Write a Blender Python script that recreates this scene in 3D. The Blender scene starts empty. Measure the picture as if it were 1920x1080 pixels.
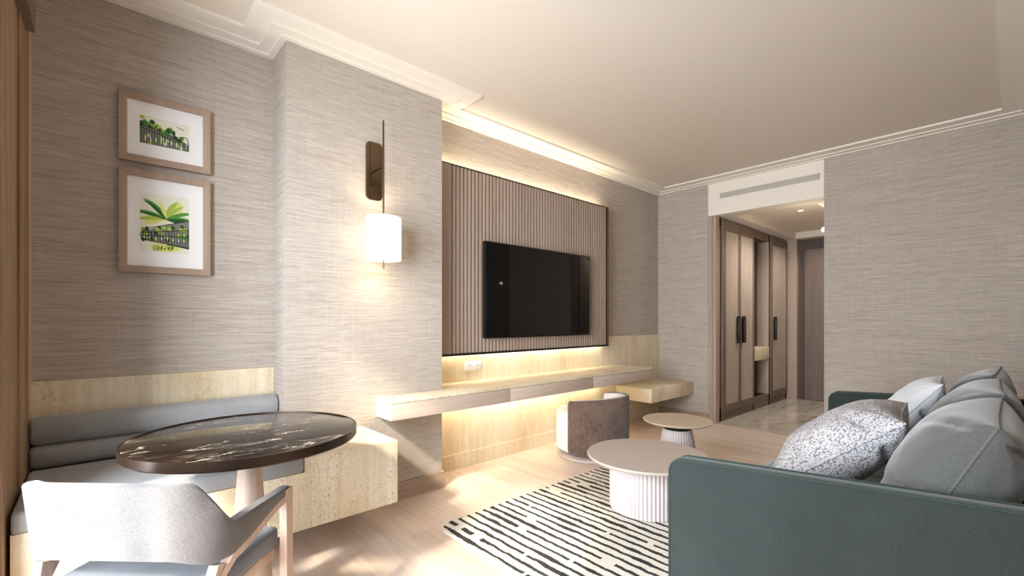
import bpy, bmesh, math, random
from mathutils import Vector, Matrix, noise
random.seed(7)
C = bpy.context.scene.collection
PI = math.pi

# ------------------------------------------------------------------ camera
F_PX, YAW, HY, CAM_H = 853.02, 0.83, 600.35, 1.2
cd = bpy.data.cameras.new('camera'); cam = bpy.data.objects.new('camera', cd); C.objects.link(cam)
cam.location = (0, 0, CAM_H)
cam.rotation_euler = (PI/2, 0, YAW - PI/2)
cd.sensor_width = 36; cd.lens = F_PX/1920*36
cd.shift_y = (HY-540)/1920
cd.clip_start = 0.02
bpy.context.scene.camera = cam

# ------------------------------------------------------------------ world, sun, daylight, exposure
sc = bpy.context.scene
sc.view_settings.view_transform = 'Standard'; sc.view_settings.look = 'None'
sc.view_settings.gamma = 1; sc.view_settings.use_curve_mapping = False
sc.view_settings.exposure = 0.5
w = bpy.data.worlds.new('daylight'); sc.world = w; w.use_nodes = True
w.node_tree.nodes['Background'].inputs[0].default_value = (0.75, 0.87, 1, 1)
w.node_tree.nodes['Background'].inputs[1].default_value = 1.2

def area(name, loc, direction, sx, sy, power, col, spread=PI):
    l = bpy.data.lights.new(name, 'AREA'); l.shape = 'RECTANGLE'; l.size = sx; l.size_y = sy
    l.energy = power; l.color = col; l.spread = spread
    o = bpy.data.objects.new(name, l); C.objects.link(o); o.location = loc
    o.rotation_euler = Vector(direction).to_track_quat('-Z', 'Y').to_euler()
    return o
def point(name, loc, power, col, r=0.03):
    l = bpy.data.lights.new(name, 'POINT'); l.energy = power; l.color = col; l.shadow_soft_size = r
    o = bpy.data.objects.new(name, l); C.objects.link(o); o.location = loc; return o
def spot(name, loc, direction, power, col, size, blend=0.6, r=0.03):
    l = bpy.data.lights.new(name, 'SPOT'); l.energy = power; l.color = col; l.spot_size = math.radians(size)
    l.spot_blend = blend; l.shadow_soft_size = r
    o = bpy.data.objects.new(name, l); C.objects.link(o); o.location = loc
    o.rotation_euler = Vector(direction).to_track_quat('-Z', 'Y').to_euler(); return o

sl = bpy.data.lights.new('sun', 'SUN'); sl.energy = 5.0; sl.angle = math.radians(5); sl.color = (1, 0.90, 0.74)
so = bpy.data.objects.new('sun', sl); C.objects.link(so)
so.rotation_euler = Vector((1, 0.42, -0.85)).to_track_quat('-Z', 'Y').to_euler()
# daylight through the window
area('window_daylight', (-1.9, 0.95, 1.65), (1, 0.05, -0.05), 3.4, 3.0, 520, (0.86, 0.92, 1.0))

# ------------------------------------------------------------------ materials
def nt(name):
    m = bpy.data.materials.new(name); m.use_nodes = True
    t = m.node_tree; b = t.nodes['Principled BSDF']; return m, t, b
def srgb(r, g, b):
    f = lambda c: (c/255/12.92) if c/255 <= 0.04045 else ((c/255+0.055)/1.055)**2.4
    return (f(r), f(g), f(b), 1)
def N(t, typ, **k):
    n = t.nodes.new(typ)
    for a, v in k.items(): setattr(n, a, v)
    return n
def coords(t, scale=(1, 1, 1), rot=(0, 0, 0)):
    tc = N(t, 'ShaderNodeTexCoord'); mp = N(t, 'ShaderNodeMapping')
    mp.inputs['Scale'].default_value = scale; mp.inputs['Rotation'].default_value = rot
    t.links.new(tc.outputs['Object'], mp.inputs['Vector']); return mp.outputs[0]
def noise_n(t, vec, scale, detail=4, rough=0.6, dist=0.0):
    n = N(t, 'ShaderNodeTexNoise'); n.inputs['Scale'].default_value = scale
    n.inputs['Detail'].default_value = detail; n.inputs['Roughness'].default_value = rough
    n.inputs['Distortion'].default_value = dist
    t.links.new(vec, n.inputs['Vector']); return n.outputs['Fac']
def ramp(t, fac, stops):
    r = N(t, 'ShaderNodeValToRGB'); e = r.color_ramp.elements
    while len(e) < len(stops): e.new(0.5)
    for i, (p, c) in enumerate(stops): e[i].position = p; e[i].color = c
    t.links.new(fac, r.inputs[0]); return r.outputs[0]
def mix(t, a, b, fac, mode='MIX'):
    m = N(t, 'ShaderNodeMix', data_type='RGBA', blend_type=mode)
    if hasattr(fac, 'links') or not isinstance(fac, (int, float)): t.links.new(fac, m.inputs[0])
    else: m.inputs[0].default_value = fac
    for s, i in ((a, 6), (b, 7)):
        if isinstance(s, tuple): m.inputs[i].default_value = s
        else: t.links.new(s, m.inputs[i])
    return m.outputs[2]
def bump(t, b, h, strength, dist=0.01):
    n = N(t, 'ShaderNodeBump'); n.inputs['Strength'].default_value = strength; n.inputs['Distance'].default_value = dist
    t.links.new(h, n.inputs['Height']); t.links.new(n.outputs[0], b.inputs['Normal'])
def math_n(t, op, a, b=0.0, c=None):
    n = N(t, 'ShaderNodeMath', operation=op)
    for i, s in enumerate((a, b) if c is None else (a, b, c)):
        if isinstance(s, (int, float)): n.inputs[i].default_value = s
        else: t.links.new(s, n.inputs[i])
    return n.outputs[0]
G = lambda v: (v, v, v, 1)

def plain(name, col, rough=0.6, metal=0.0, spec=0.5, bmp=0.0, bs=60, var=1.0):
    m, t, b = nt(name)
    v = coords(t); f = noise_n(t, v, bs)
    k = ramp(t, f, [(0.2, tuple(c*(1-0.06*var) for c in col[:3])+(1,)), (0.8, tuple(min(1, c*(1+0.05*var)) for c in col[:3])+(1,))])
    t.links.new(k, b.inputs['Base Color'])
    b.inputs['Roughness'].default_value = rough; b.inputs['Metallic'].default_value = metal
    b.inputs['Specular IOR Level'].default_value = spec
    if bmp: bump(t, b, f, bmp)
    return m
def grasscloth():
    m, t, b = nt('grasscloth_wallpaper')
    f1 = noise_n(t, coords(t, (1.6, 1.6, 95)), 1.6, 6, 0.75)
    f2 = noise_n(t, coords(t, (7, 7, 260)), 1.3, 5, 0.7)
    f3 = noise_n(t, coords(t, (120, 120, 3)), 1.0, 3, 0.5)
    base = ramp(t, f1, [(0.28, srgb(134, 119, 107)), (0.47, srgb(180, 167, 154)), (0.75, srgb(207, 196, 184))])
    c2 = mix(t, base, ramp(t, f2, [(0.3, srgb(124, 111, 101)), (0.65, srgb(210, 202, 192))]), 0.45)
    c3 = mix(t, c2, ramp(t, f3, [(0.3, G(0.74)), (0.7, G(1.0))]), 0.3, 'MULTIPLY')
    t.links.new(c3, b.inputs['Base Color']); b.inputs['Roughness'].default_value = 0.85
    b.inputs['Specular IOR Level'].default_value = 0.2
    bump(t, b, math_n(t, 'ADD', f1, f2), 0.22, 0.004)
    return m
def wood(name, c0, c1, axis='z', scale=1.0, rough=0.5, contrast=1.0):
    m, t, b = nt(name)
    s = {'x': (2, 45, 45), 'y': (45, 2, 45), 'z': (45, 45, 2)}[axis]
    v = coords(t, tuple(k*scale for k in s))
    f = noise_n(t, v, 1.2, 6, 0.65, 0.3)
    s2 = {'x': (.4, 9, 9), 'y': (9, .4, 9), 'z': (9, 9, .4)}[axis]
    f2 = noise_n(t, coords(t, s2), 1.0, 3, 0.5, 0.6)
    k = mix(t, ramp(t, f, [(0.3, c0), (0.7, c1)]), ramp(t, f2, [(0.3, c0), (0.7, c1)]), 0.45)
    t.links.new(k, b.inputs['Base Color']); b.inputs['Roughness'].default_value = rough
    bump(t, b, f, 0.12, 0.003); return m
def stone():
    m, t, b = nt('cream_travertine')
    f = noise_n(t, coords(t, (1, 1, 0.55)), 2.2, 5, 0.6, 0.4)
    c = ramp(t, f, [(0.3, srgb(214, 198, 166)), (0.5, srgb(230, 219, 194)), (0.72, srgb(240, 233, 216))])
    sp = noise_n(t, coords(t, (1, 1, 0.5)), 120, 4, 0.7)
    patch = noise_n(t, coords(t, (1, 1, 0.5)), 3.4, 3, 0.5)
    spots = ramp(t, sp, [(0.33, srgb(164, 134, 98)), (0.47, (1, 1, 1, 1))])
    amt = ramp(t, patch, [(0.40, G(0.05)), (0.66, G(0.7))])
    c2 = mix(t, c, spots, amt, 'MULTIPLY')
    v = noise_n(t, coords(t, (30, 30, 1.2)), 1.2, 4, 0.6)
    c3 = mix(t, c2, ramp(t, v, [(0.3, srgb(222, 205, 172)), (0.7, (1, 1, 1, 1))]), 0.5, 'MULTIPLY')
    t.links.new(c3, b.inputs['Base Color']); b.inputs['Roughness'].default_value = 0.45
    bump(t, b, sp, 0.06, 0.003); return m
def oak_floor():
    m, t, b = nt('pale_oak_planks')
    v = coords(t, (1, 1, 1), (0, 0, PI/2))
    br = N(t, 'ShaderNodeTexBrick'); t.links.new(v, br.inputs['Vector'])
    br.inputs['Scale'].default_value = 1; br.inputs['Brick Width'].default_value = 1.5; br.inputs['Row Height'].default_value = 0.16
    br.inputs['Mortar Size'].default_value = 0.0012; br.inputs['Mortar Smooth'].default_value = 0.4
    br.inputs['Color1'].default_value = srgb(214, 199, 186); br.inputs['Color2'].default_value = srgb(226, 211, 198)
    br.inputs['Mortar'].default_value = srgb(198, 176, 154)
    f = noise_n(t, coords(t, (26, 1.6, 1)), 1.4, 6, 0.62, 0.5)
    f2 = noise_n(t, coords(t, (5, 0.7, 1)), 1.0, 3, 0.5, 1.0)
    k = mix(t, br.outputs['Color'], ramp(t, f, [(0.3, srgb(218, 202, 190)), (0.65, (1, 1, 1, 1))]), 0.45, 'MULTIPLY')
    k = mix(t, k, ramp(t, f2, [(0.35, srgb(225, 205, 190)), (0.65, (1, 1, 1, 1))]), 0.4, 'MULTIPLY')
    t.links.new(k, b.inputs['Base Color']); b.inputs['Roughness'].default_value = 0.42
    bump(t, b, f, 0.05, 0.002); return m
def hall_marble():
    m, t, b = nt('polished_beige_marble')
    f = noise_n(t, coords(t, (0.7, 2.2, 1)), 1.6, 8, 0.65, 1.6)
    c = ramp(t, f, [(0.3, srgb(140, 128, 115)), (0.45, srgb(184, 173, 160)), (0.7, srgb(206, 198, 187))])
    t.links.new(c, b.inputs['Base Color']); b.inputs['Roughness'].default_value = 0.12; return m
def black_marble():
    m, t, b = nt('black_marble_white_veins')
    v = coords(t, (2.6, 7.5, 1), (0, 0, 0.75))
    f = noise_n(t, v, 0.9, 5, 0.55, 1.5)
    d = math_n(t, 'ABSOLUTE', math_n(t, 'SUBTRACT', f, 0.5))
    line = ramp(t, d, [(0.0, G(1)), (0.004, G(0.6)), (0.011, G(0))])
    msk = ramp(t, noise_n(t, coords(t, (3, 5, 1), (0, 0, .7)), 1.2, 3), [(0.48, G(0)), (0.57, G(1))])
    f2 = noise_n(t, coords(t, (1, 9, 1), (0, 0, 0.55)), 2.4, 4, 0.5, 0.8)
    d2 = math_n(t, 'ABSOLUTE', math_n(t, 'SUBTRACT', f2, 0.44))
    l2 = ramp(t, d2, [(0.0, G(0.5)), (0.008, G(0))])
    veins = math_n(t, 'ADD', math_n(t, 'MULTIPLY', line, msk), math_n(t, 'MULTIPLY', l2, msk))
    cl = noise_n(t, coords(t, (3, 4, 1)), 1.5, 5)
    base = ramp(t, cl, [(0.35, srgb(8, 6, 5)), (0.7, srgb(38, 28, 20))])
    k = mix(t, base, srgb(205, 188, 168), veins)
    t.links.new(k, b.inputs['Base Color']); b.inputs['Roughness'].default_value = 0.03
    b.inputs['Specular IOR Level'].default_value = 0.22
    return m
def fabric(name, c0, c1, sc_=220, rough=0.9, stretch=(1, 1, 1), bmp=0.25, sheen=0.3):
    m, t, b = nt(name)
    v = coords(t, stretch); f = noise_n(t, v, sc_, 3, 0.7)
    big = noise_n(t, coords(t), 4, 3)
    k = mix(t, ramp(t, f, [(0.3, c0), (0.7, c1)]), ramp(t, big, [(0.3, c0), (0.7, c1)]), 0.35)
    t.links.new(k, b.inputs['Base Color']); b.inputs['Roughness'].default_value = rough
    b.inputs['Sheen Weight'].default_value = sheen; b.inputs['Specular IOR Level'].default_value = 0.25
    bump(t, b, f, bmp, 0.003); return m
def rug_mat():
    m, t, b = nt('cream_rug_black_dashes')
    tc = N(t, 'ShaderNodeTexCoord'); sp = N(t, 'ShaderNodeSeparateXYZ'); t.links.new(tc.outputs['Object'], sp.inputs[0])
    wob = noise_n(t, coords(t, (4, 9, 1)), 1.6, 3, 0.6)
    x = math_n(t, 'ADD', sp.outputs[0], math_n(t, 'MULTIPLY', math_n(t, 'SUBTRACT', wob, 0.5), 0.024))
    q = math_n(t, 'DIVIDE', x, 0.063)
    idx = math_n(t, 'FLOOR', q); fr = math_n(t, 'ABSOLUTE', math_n(t, 'SUBTRACT', math_n(t, 'FRACT', q), 0.5))
    cmb = N(t, 'ShaderNodeCombineXYZ'); t.links.new(math_n(t, 'MULTIPLY', idx, 7.31), cmb.inputs[0]); t.links.new(sp.outputs[1], cmb.inputs[1])
    th = noise_n(t, cmb.outputs[0], 3.2, 2, 0.5)
    thick = ramp(t, th, [(0.36, G(0.13)), (0.52, G(0.17)), (0.60, G(0.26))])
    edge = noise_n(t, coords(t, (60, 60, 1)), 1.5, 3)
    thick = math_n(t, 'ADD', thick, math_n(t, 'MULTIPLY', math_n(t, 'SUBTRACT', edge, 0.5), 0.16))
    dark = math_n(t, 'LESS_THAN', fr, thick)
    cmb2 = N(t, 'ShaderNodeCombineXYZ'); t.links.new(math_n(t, 'MULTIPLY', idx, 3.77), cmb2.inputs[0]); t.links.new(sp.outputs[1], cmb2.inputs[1])
    gap = noise_n(t, cmb2.outputs[0], 5.0, 1, 0.5)
    keep = math_n(t, 'GREATER_THAN', gap, 0.34)
    fac = math_n(t, 'MULTIPLY', dark, keep)
    fz = noise_n(t, coords(t), 260, 3, 0.7)
    cream = ramp(t, fz, [(0.3, srgb(206, 200, 186)), (0.7, srgb(228, 222, 210))])
    blk = ramp(t, fz, [(0.3, srgb(28, 27, 26)), (0.75, srgb(82, 80, 76))])
    t.links.new(mix(t, cream, blk, fac), b.inputs['Base Color']); b.inputs['Roughness'].default_value = 0.95
    b.inputs['Specular IOR Level'].default_value = 0.1
    bump(t, b, math_n(t, 'ADD', fz, math_n(t, 'MULTIPLY', fac, -0.6)), 0.5, 0.006); return m
def emis(name, col, s, mixb=None):
    m, t, b = nt(name)
    b.inputs['Base Color'].default_value = col
    b.inputs['Emission Color'].default_value = col; b.inputs['Emission Strength'].default_value = s
    b.inputs['Roughness'].default_value = 0.6
    f = noise_n(t, coords(t), 30); t.links.new(ramp(t, f, [(0, tuple(c*.97 for c in col[:3])+(1,)), (1, col)]), b.inputs['Base Color'])
    return m

M = dict(
    wall=grasscloth(), stone=stone(), floor=oak_floor(), hall=hall_marble(), bm=black_marble(), rug=rug_mat(),
    paint=plain('ceiling_paint', srgb(222, 211, 197), 0.9, spec=0.1, var=0.15),
    white=plain('cream_white_paint', srgb(236, 228, 215), 0.7, spec=0.2, var=0.15),
    slat=wood('taupe_slat_wood', srgb(158, 138, 123), srgb(180, 160, 144), 'z', 1, 0.5),
    slatgap=wood('dark_slat_backing', srgb(66, 48, 38), srgb(84, 62, 50), 'z'),
    base=wood('taupe_skirting_wood', srgb(136, 112, 94), srgb(176, 152, 132), 'x'),
    frame=wood('taupe_frame_wood', srgb(146, 122, 104), srgb(176, 152, 132), 'z'),
    frame_x=wood('taupe_frame_wood_x', srgb(146, 122, 104), srgb(176, 152, 132), 'x'),
    jamb=wood('jamb_oak', srgb(112, 84, 60), srgb(172, 140, 108), 'z', 0.7),
    jamb_lit=wood('jamb_lit_oak', srgb(196, 160, 124), srgb(214, 180, 146), 'z', 0.7),  # jamb oak made paler: light on the narrow face put into the colour
    console=wood('console_oak', srgb(178, 158, 142), srgb(208, 190, 174), 'x'),
    chairwood=wood('ash_chair_wood', srgb(176, 150, 132), srgb(206, 184, 166), 'z', 1.2),
    dark=wood('dark_walnut', srgb(104, 86, 73), srgb(130, 110, 95), 'z'),
    wdoor=wood('wardrobe_panel_wood', srgb(164, 148, 134), srgb(194, 180, 166), 'z', 1.3),
    header=wood('dark_door_casing', srgb(66, 53, 45), srgb(82, 67, 57), 'z'),
    edoor=wood('entrance_door_wood', srgb(96, 80, 68), srgb(124, 106, 93), 'z', 1.3),
    handle=plain('dark_bronze', srgb(46, 36, 30), 0.35, 0.7),
    bronze=plain('polished_bronze', srgb(104, 84, 64), 0.16, 0.9),
    bronze_d=plain('brushed_bronze', srgb(92, 74, 58), 0.35, 0.8),
    rim=plain('bronze_table_rim', srgb(58, 44, 35), 0.28, 0.7),
    black=plain('black_plastic', srgb(10, 10, 11), 0.3),
    screen=plain('tv_glass', srgb(5, 4, 5), 0.03, 0.0, 0.45),
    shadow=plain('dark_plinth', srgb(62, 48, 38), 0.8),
    grey=fabric('grey_bench_fabric', srgb(128, 128, 128), srgb(172, 172, 172), 240, 0.9, (1, 1, 1)),
    chairf=fabric('woven_chair_fabric', srgb(66, 62, 61), srgb(122, 117, 114), 330, 0.9, (1, 1, 1.0), 0.4),
    seatf=fabric('blue_grey_seat_fabric', srgb(78, 84, 92), srgb(116, 122, 130), 260),
    boucle=fabric('brown_boucle', srgb(58, 45, 38), srgb(124, 102, 88), 110, 0.95, (1, 1, 0.22), 0.9),
    pale=fabric('pale_seat_fabric', srgb(206, 200, 200), srgb(228, 222, 222), 200),
    green=fabric('green_sofa_fabric', srgb(30, 36, 35), srgb(54, 61, 59), 300, 0.9, (1, .35, 1), 0.4),
    greenp=fabric('green_piping', srgb(30, 44, 38), srgb(52, 66, 60), 200),
    gdark=fabric('dark_green_fabric', srgb(36, 46, 40), srgb(52, 62, 54), 260),
    gseat=fabric('sofa_seat_fabric', srgb(72, 84, 82), srgb(100, 112, 108), 240),
    cush=fabric('grey_cushion_fabric', srgb(72, 74, 73), srgb(94, 94, 91), 160, 0.8, (1, 1, 1), 0.1, 0.5),
    cushp=fabric('grey_cushion_piping', srgb(76, 78, 77), srgb(108, 108, 104), 160),
    taupe=plain('taupe_lacquer', srgb(186, 172, 162), 0.5),
    taupe2=plain('mauve_lacquer', srgb(196, 186, 182), 0.55),
    tan=plain('pale_wood_top', srgb(196, 176, 150), 0.45),
    ped=wood('table_pedestal_wood', srgb(176, 152, 134), srgb(206, 184, 166), 'z'),
    paper=plain('white_mat_board', srgb(240, 238, 236), 0.9, var=0.2),
    artp=plain('cream_watercolour_paper', srgb(232, 232, 212), 0.9),
    g1=plain('leaf_green', srgb(84, 150, 60), 0.9), g2=plain('lime_green', srgb(172, 196, 84), 0.9),
    g3=plain('dark_green_ink', srgb(44, 84, 44), 0.9), ink=plain('black_ink', srgb(34, 34, 34), 0.9),
    gw=plain('grey_ink_wash', srgb(128, 130, 122), 0.9), yel=plain('pale_yellow_wash', srgb(222, 222, 130), 0.9),
    shade=emis('lit_lamp_shade', srgb(255, 244, 214), 1.3), globe=emis('lit_globe', srgb(255, 250, 236), 6),
    led=emis('led_strip_light', srgb(255, 226, 160), 4), vent=plain('vent_grille', srgb(196, 188, 176), 0.6),
    ventd=plain('vent_dark', srgb(186, 178, 166), 0.7), socket=plain('socket_white', srgb(232, 222, 218), 0.4),
    sock_h=plain('socket_hole', srgb(90, 78, 70), 0.6),
)
def speckle():
    m, t, b = nt('speckled_pillow_fabric')
    vo = N(t, 'ShaderNodeTexVoronoi'); vo.inputs['Scale'].default_value = 150; t.links.new(coords(t, (1, 1, 1)), vo.inputs['Vector'])
    f = noise_n(t, coords(t), 5, 3)
    k = ramp(t, vo.outputs['Distance'], [(0.15, srgb(212, 210, 210)), (0.50, srgb(192, 190, 191)), (0.75, srgb(126, 122, 122))])
    k = mix(t, k, ramp(t, f, [(0.35, srgb(206, 204, 210)), (0.65, (1, 1, 1, 1))]), 0.6, 'MULTIPLY')
    t.links.new(k, b.inputs['Base Color']); b.inputs['Roughness'].default_value = 0.9
    inv = math_n(t, 'SUBTRACT', 1.0, vo.outputs['Distance']); bump(t, b, inv, 0.5, 0.004); return m
M['speck'] = speckle()
M['pillow'] = fabric('pale_grey_pillow_fabric', srgb(196, 198, 202), srgb(226, 228, 232), 260)

# ------------------------------------------------------------------ mesh helpers
def merge(bm, src, mat=0, mtx=None):
    if mtx is not None: bmesh.ops.transform(src, matrix=mtx, verts=src.verts[:])
    for f in src.faces: f.material_index = mat
    me = bpy.data.meshes.new('tmp'); src.to_mesh(me); bm.from_mesh(me); bpy.data.meshes.remove(me); src.free()
def box(bm, x0, x1, y0, y1, z0, z1, bev=0.0, seg=2, mat=0, mtx=None):
    b = bmesh.new(); bmesh.ops.create_cube(b, size=1)
    for v in b.verts:
        v.co = Vector(((x0+x1)/2+v.co.x*(x1-x0), (y0+y1)/2+v.co.y*(y1-y0), (z0+z1)/2+v.co.z*(z1-z0)))
    if bev: bmesh.ops.bevel(b, geom=b.edges[:], offset=bev, segments=seg, affect='EDGES', profile=0.5)
    merge(bm, b, mat, mtx); return bm
def prism(bm, pts, plane, a0, a1, bev=0.0, seg=2, mat=0, mtx=None):
    """polygon pts in a plane ('xy','yz','xz') extruded along the third axis a0..a1"""
    b = bmesh.new()
    def P(p, a):
        return {'xy': (p[0], p[1], a), 'yz': (a, p[0], p[1]), 'xz': (p[0], a, p[1])}[plane]
    v0 = [b.verts.new(P(p, a0)) for p in pts]; v1 = [b.verts.new(P(p, a1)) for p in pts]
    b.faces.new(v0); b.faces.new(v1)
    n = len(pts)
    for i in range(n): b.faces.new((v0[i], v0[(i+1) % n], v1[(i+1) % n], v1[i]))
    bmesh.ops.recalc_face_normals(b, faces=b.faces[:])
    if bev:
        caps = [e for e in b.edges if (e.verts[0] in v0 and e.verts[1] in v0) or (e.verts[0] in v1 and e.verts[1] in v1)]
        bmesh.ops.bevel(b, geom=caps, offset=bev, segments=seg, affect='EDGES', profile=0.5)
    merge(bm, b, mat, mtx); return bm
def lathe(bm, prof, cx=0, cy=0, seg=64, flute=0, famp=0.0, mat=0, mtx=None):
    b = bmesh.new(); rings = []
    for (r, z) in prof:
        ring = []
        for i in range(seg):
            a = 2*PI*i/seg; rr = r
            if flute and r > 0.03: rr = r - famp*(0.5-0.5*math.cos(flute*a))
            ring.append(b.verts.new((cx+rr*math.cos(a), cy+rr*math.sin(a), z)))
        rings.append(ring)
    for k in range(len(rings)-1):
        for i in range(seg):
            j = (i+1) % seg; b.faces.new((rings[k][i], rings[k][j], rings[k+1][j], rings[k+1][i]))
    if prof[0][0] > 1e-4: b.faces.new(rings[0][::-1])
    if prof[-1][0] > 1e-4: b.faces.new(rings[-1])
    bmesh.ops.recalc_face_normals(b, faces=b.faces[:])
    merge(bm, b, mat, mtx); return bm
def tube(bm, pts, r, seg=10, closed=False, mat=0, mtx=None):
    b = bmesh.new(); pts = [Vector(p) for p in pts]; n = len(pts); rings = []
    rs = r if isinstance(r, (list, tuple)) else [r]*n
    up = None
    for i, p in enumerate(pts):
        if closed: d = (pts[(i+1) % n]-pts[i-1])
        else: d = pts[min(i+1, n-1)]-pts[max(i-1, 0)]
        d.normalize()
        if up is None:
            up = Vector((0, 0, 1)) if abs(d.z) < 0.9 else Vector((1, 0, 0))
        a = d.cross(up)
        if a.length < 1e-5: a = d.cross(Vector((0, 1, 0)))
        a.normalize(); up2 = a.cross(d).normalized(); up = up2
        rings.append([b.verts.new(p+rs[i]*(math.cos(2*PI*k/seg)*a+math.sin(2*PI*k/seg)*up2)) for k in range(seg)])
    m_ = n if closed else n-1
    for i in range(m_):
        A, B = rings[i], rings[(i+1) % n]
        for k in range(seg): b.faces.new((A[k], A[(k+1) % seg], B[(k+1) % seg], B[k]))
    if not closed: b.faces.new(rings[0]); b.faces.new(rings[-1])
    bmesh.ops.recalc_face_normals(b, faces=b.faces[:])
    merge(bm, b, mat, mtx); return bm
def obj(name, bm, mats, parent=None, smooth=True, local=False, kind=None, label=None):
    """link bm (world coordinates unless local) as ONE mesh object"""
    me = bpy.data.meshes.new(name)
    if parent is not None and not local:
        bmesh.ops.translate(bm, verts=bm.verts[:], vec=-root_loc(parent))
    bm.to_mesh(me); bm.free()
    for m in (mats if isinstance(mats, (list, tuple)) else [mats]): me.materials.append(m)
    o = bpy.data.objects.new(name, me); C.objects.link(o)
    if parent is not None: o.parent = parent
    if smooth:
        for p in me.polygons: p.use_smooth = True
        try: me.set_sharp_from_angle(angle=math.radians(35))
        except Exception: pass
    if kind: o['kind'] = kind
    if label: o['label'] = label
    return o
def root_loc(o):
    v = Vector((0, 0, 0))
    while o is not None: v += o.location; o = o.parent
    return v
def thing(name, label, cat, loc=(0, 0, 0), rotz=0, group=None):
    o = bpy.data.objects.new(name, None); C.objects.link(o); o.empty_display_size = 0.05
    o.location = loc; o.rotation_euler = (0, 0, rotz); o['label'] = label; o['category'] = cat
    if group: o['group'] = group
    return o
def tag(o, label, cat, group=None):
    o['label'] = label; o['category'] = cat
    if group: o['group'] = group
    return o
def struct(name, bm, m, parent=None, smooth=False):
    o = obj(name, bm, m, parent, smooth=smooth)
    if parent is None: o['kind'] = 'structure'
    return o
def B(*a, **k): return box(bmesh.new(), *a, **k)

# ------------------------------------------------------------------ room dimensions
XW, XF = -0.24, 5.307            # window wall, far wall
YR, YT, YC = -0.165, 3.033, 2.768  # sofa wall, television wall, column front
XA, XB = 0.797, 1.845            # column
ZC = 2.82
YH0, YH1, XD, ZH = 1.236, 2.387, 7.95, 2.42   # hallway

# floor and ceiling
struct('floor', B(XW-0.25, XF, YR-0.2, YT+0.2, -0.1, 0), M['floor'])
struct('floor_hall', B(XF, XD+0.3, YH0-0.2, 3.1, -0.1, 0.0), M['hall'])
struct('ceiling', B(XW-0.25, XF+0.2, YR-0.2, YT+0.2, ZC, ZC+0.1), M['paint'])
# hallway ceiling: dropped rim with raised centre
bm = bmesh.new()
box(bm, XF+0.06, XD+0.2, YH0-0.1, 3.1, ZH+0.09, ZH+0.16)
box(bm, XF+0.10, XD+0.2, 2.16, 3.1, ZH, ZH+0.09)
box(bm, XF+0.10, XF+0.22, YH0-0.1, 2.16, ZH, ZH+0.09)
box(bm, XD-0.22, XD+0.2, YH0-0.1, 2.16, ZH, ZH+0.09)
box(bm, XF+0.22, XD-0.22, YH0-0.1, YH0+0.12, ZH, ZH+0.09)
struct('ceiling_hall', bm, M['paint'])
# walls
struct('wall_left', B(XW-0.2, XA+0.02, YT, YT+0.2, 0, ZC), M['wall'])
struct('wall_column', B(XA, XB, YC, YT+0.2, 0, ZC), M['wall'])
struct('wall_tv', B(XB-0.02, XF+0.2, YT, YT+0.2, 0, ZC), M['wall'])
struct('wall_far_left', B(XF, XF+0.06, YH1, YT+0.1, 0, ZC), M['wall'])
struct('wall_far_right', B(XF, XF+0.2, YR-0.2, YH0, 0, ZC), M['wall'])
struct('wall_right', B(XW-0.2, XF+0.2, YR-0.2, YR, 0, ZC), M['wall'])
struct('wall_hall_right', B(XF+0.18, XD+0.2, YH0-0.2, YH0, 0, ZH+0.1), M['wall'])
struct('wall_hall_left', B(XF+0.06, XD+0.2, 2.95, 3.1, 0, ZH+0.1), M['wall'])
struct('wall_hall_end', B(XD, XD+0.1, YH0-0.2, 3.1, 0, ZH+0.1), M['wall'])
# bulkhead over the hallway opening
struct('wall_bulkhead', B(XF-0.002, XF+0.10, YH0, YH1, ZH, ZC), M['white'])
# window wall with an opening
WY0, WY1, WZ0, WZ1 = 0.55, 2.22, 0.06, 2.36
bm = bmesh.new()
box(bm, XW-0.2, XW, YR-0.2, WY0, 0, ZC)
box(bm, XW-0.2, XW, WY1, YT+0.1, 0, ZC)
box(bm, XW-0.2, XW, WY0, WY1, WZ1, ZC)
box(bm, XW-0.2, XW, WY0, WY1, 0, WZ0)
struct('wall_window', bm, M['jamb'])
bm = bmesh.new()
for y in (WY0, (WY0+WY1)/2, WY1):
    box(bm, XW-0.16, XW-0.10, y-0.03, y+0.03, WZ0, WZ1, 0.004)
for z in (WZ0, WZ1):
    box(bm, XW-0.16, XW-0.10, WY0, WY1, z-0.03, z+0.03, 0.004)
struct('window_1', bm, M['dark'])
# wooden jamb lining beside the bench: panel, groove, edge strip coloured as if lit, lintel
bm = bmesh.new()
box(bm, XW, XW+0.012, 2.24, 2.62, 0, ZC)
box(bm, XW, XW+0.02, 2.64, 2.93, 0, ZC, 0.003)
box(bm, XW, XW+0.008, 2.62, 2.64, 0, ZC)
struct('trim_1', bm, M['jamb'])
struct('trim_2', B(XW, XW+0.022, 2.93, YT, 0, ZC), M['jamb_lit'])
struct('trim_3', B(XW, XW+0.05, 2.0, 2.80, 2.42, ZC, 0.004), M['dark'])

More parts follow.
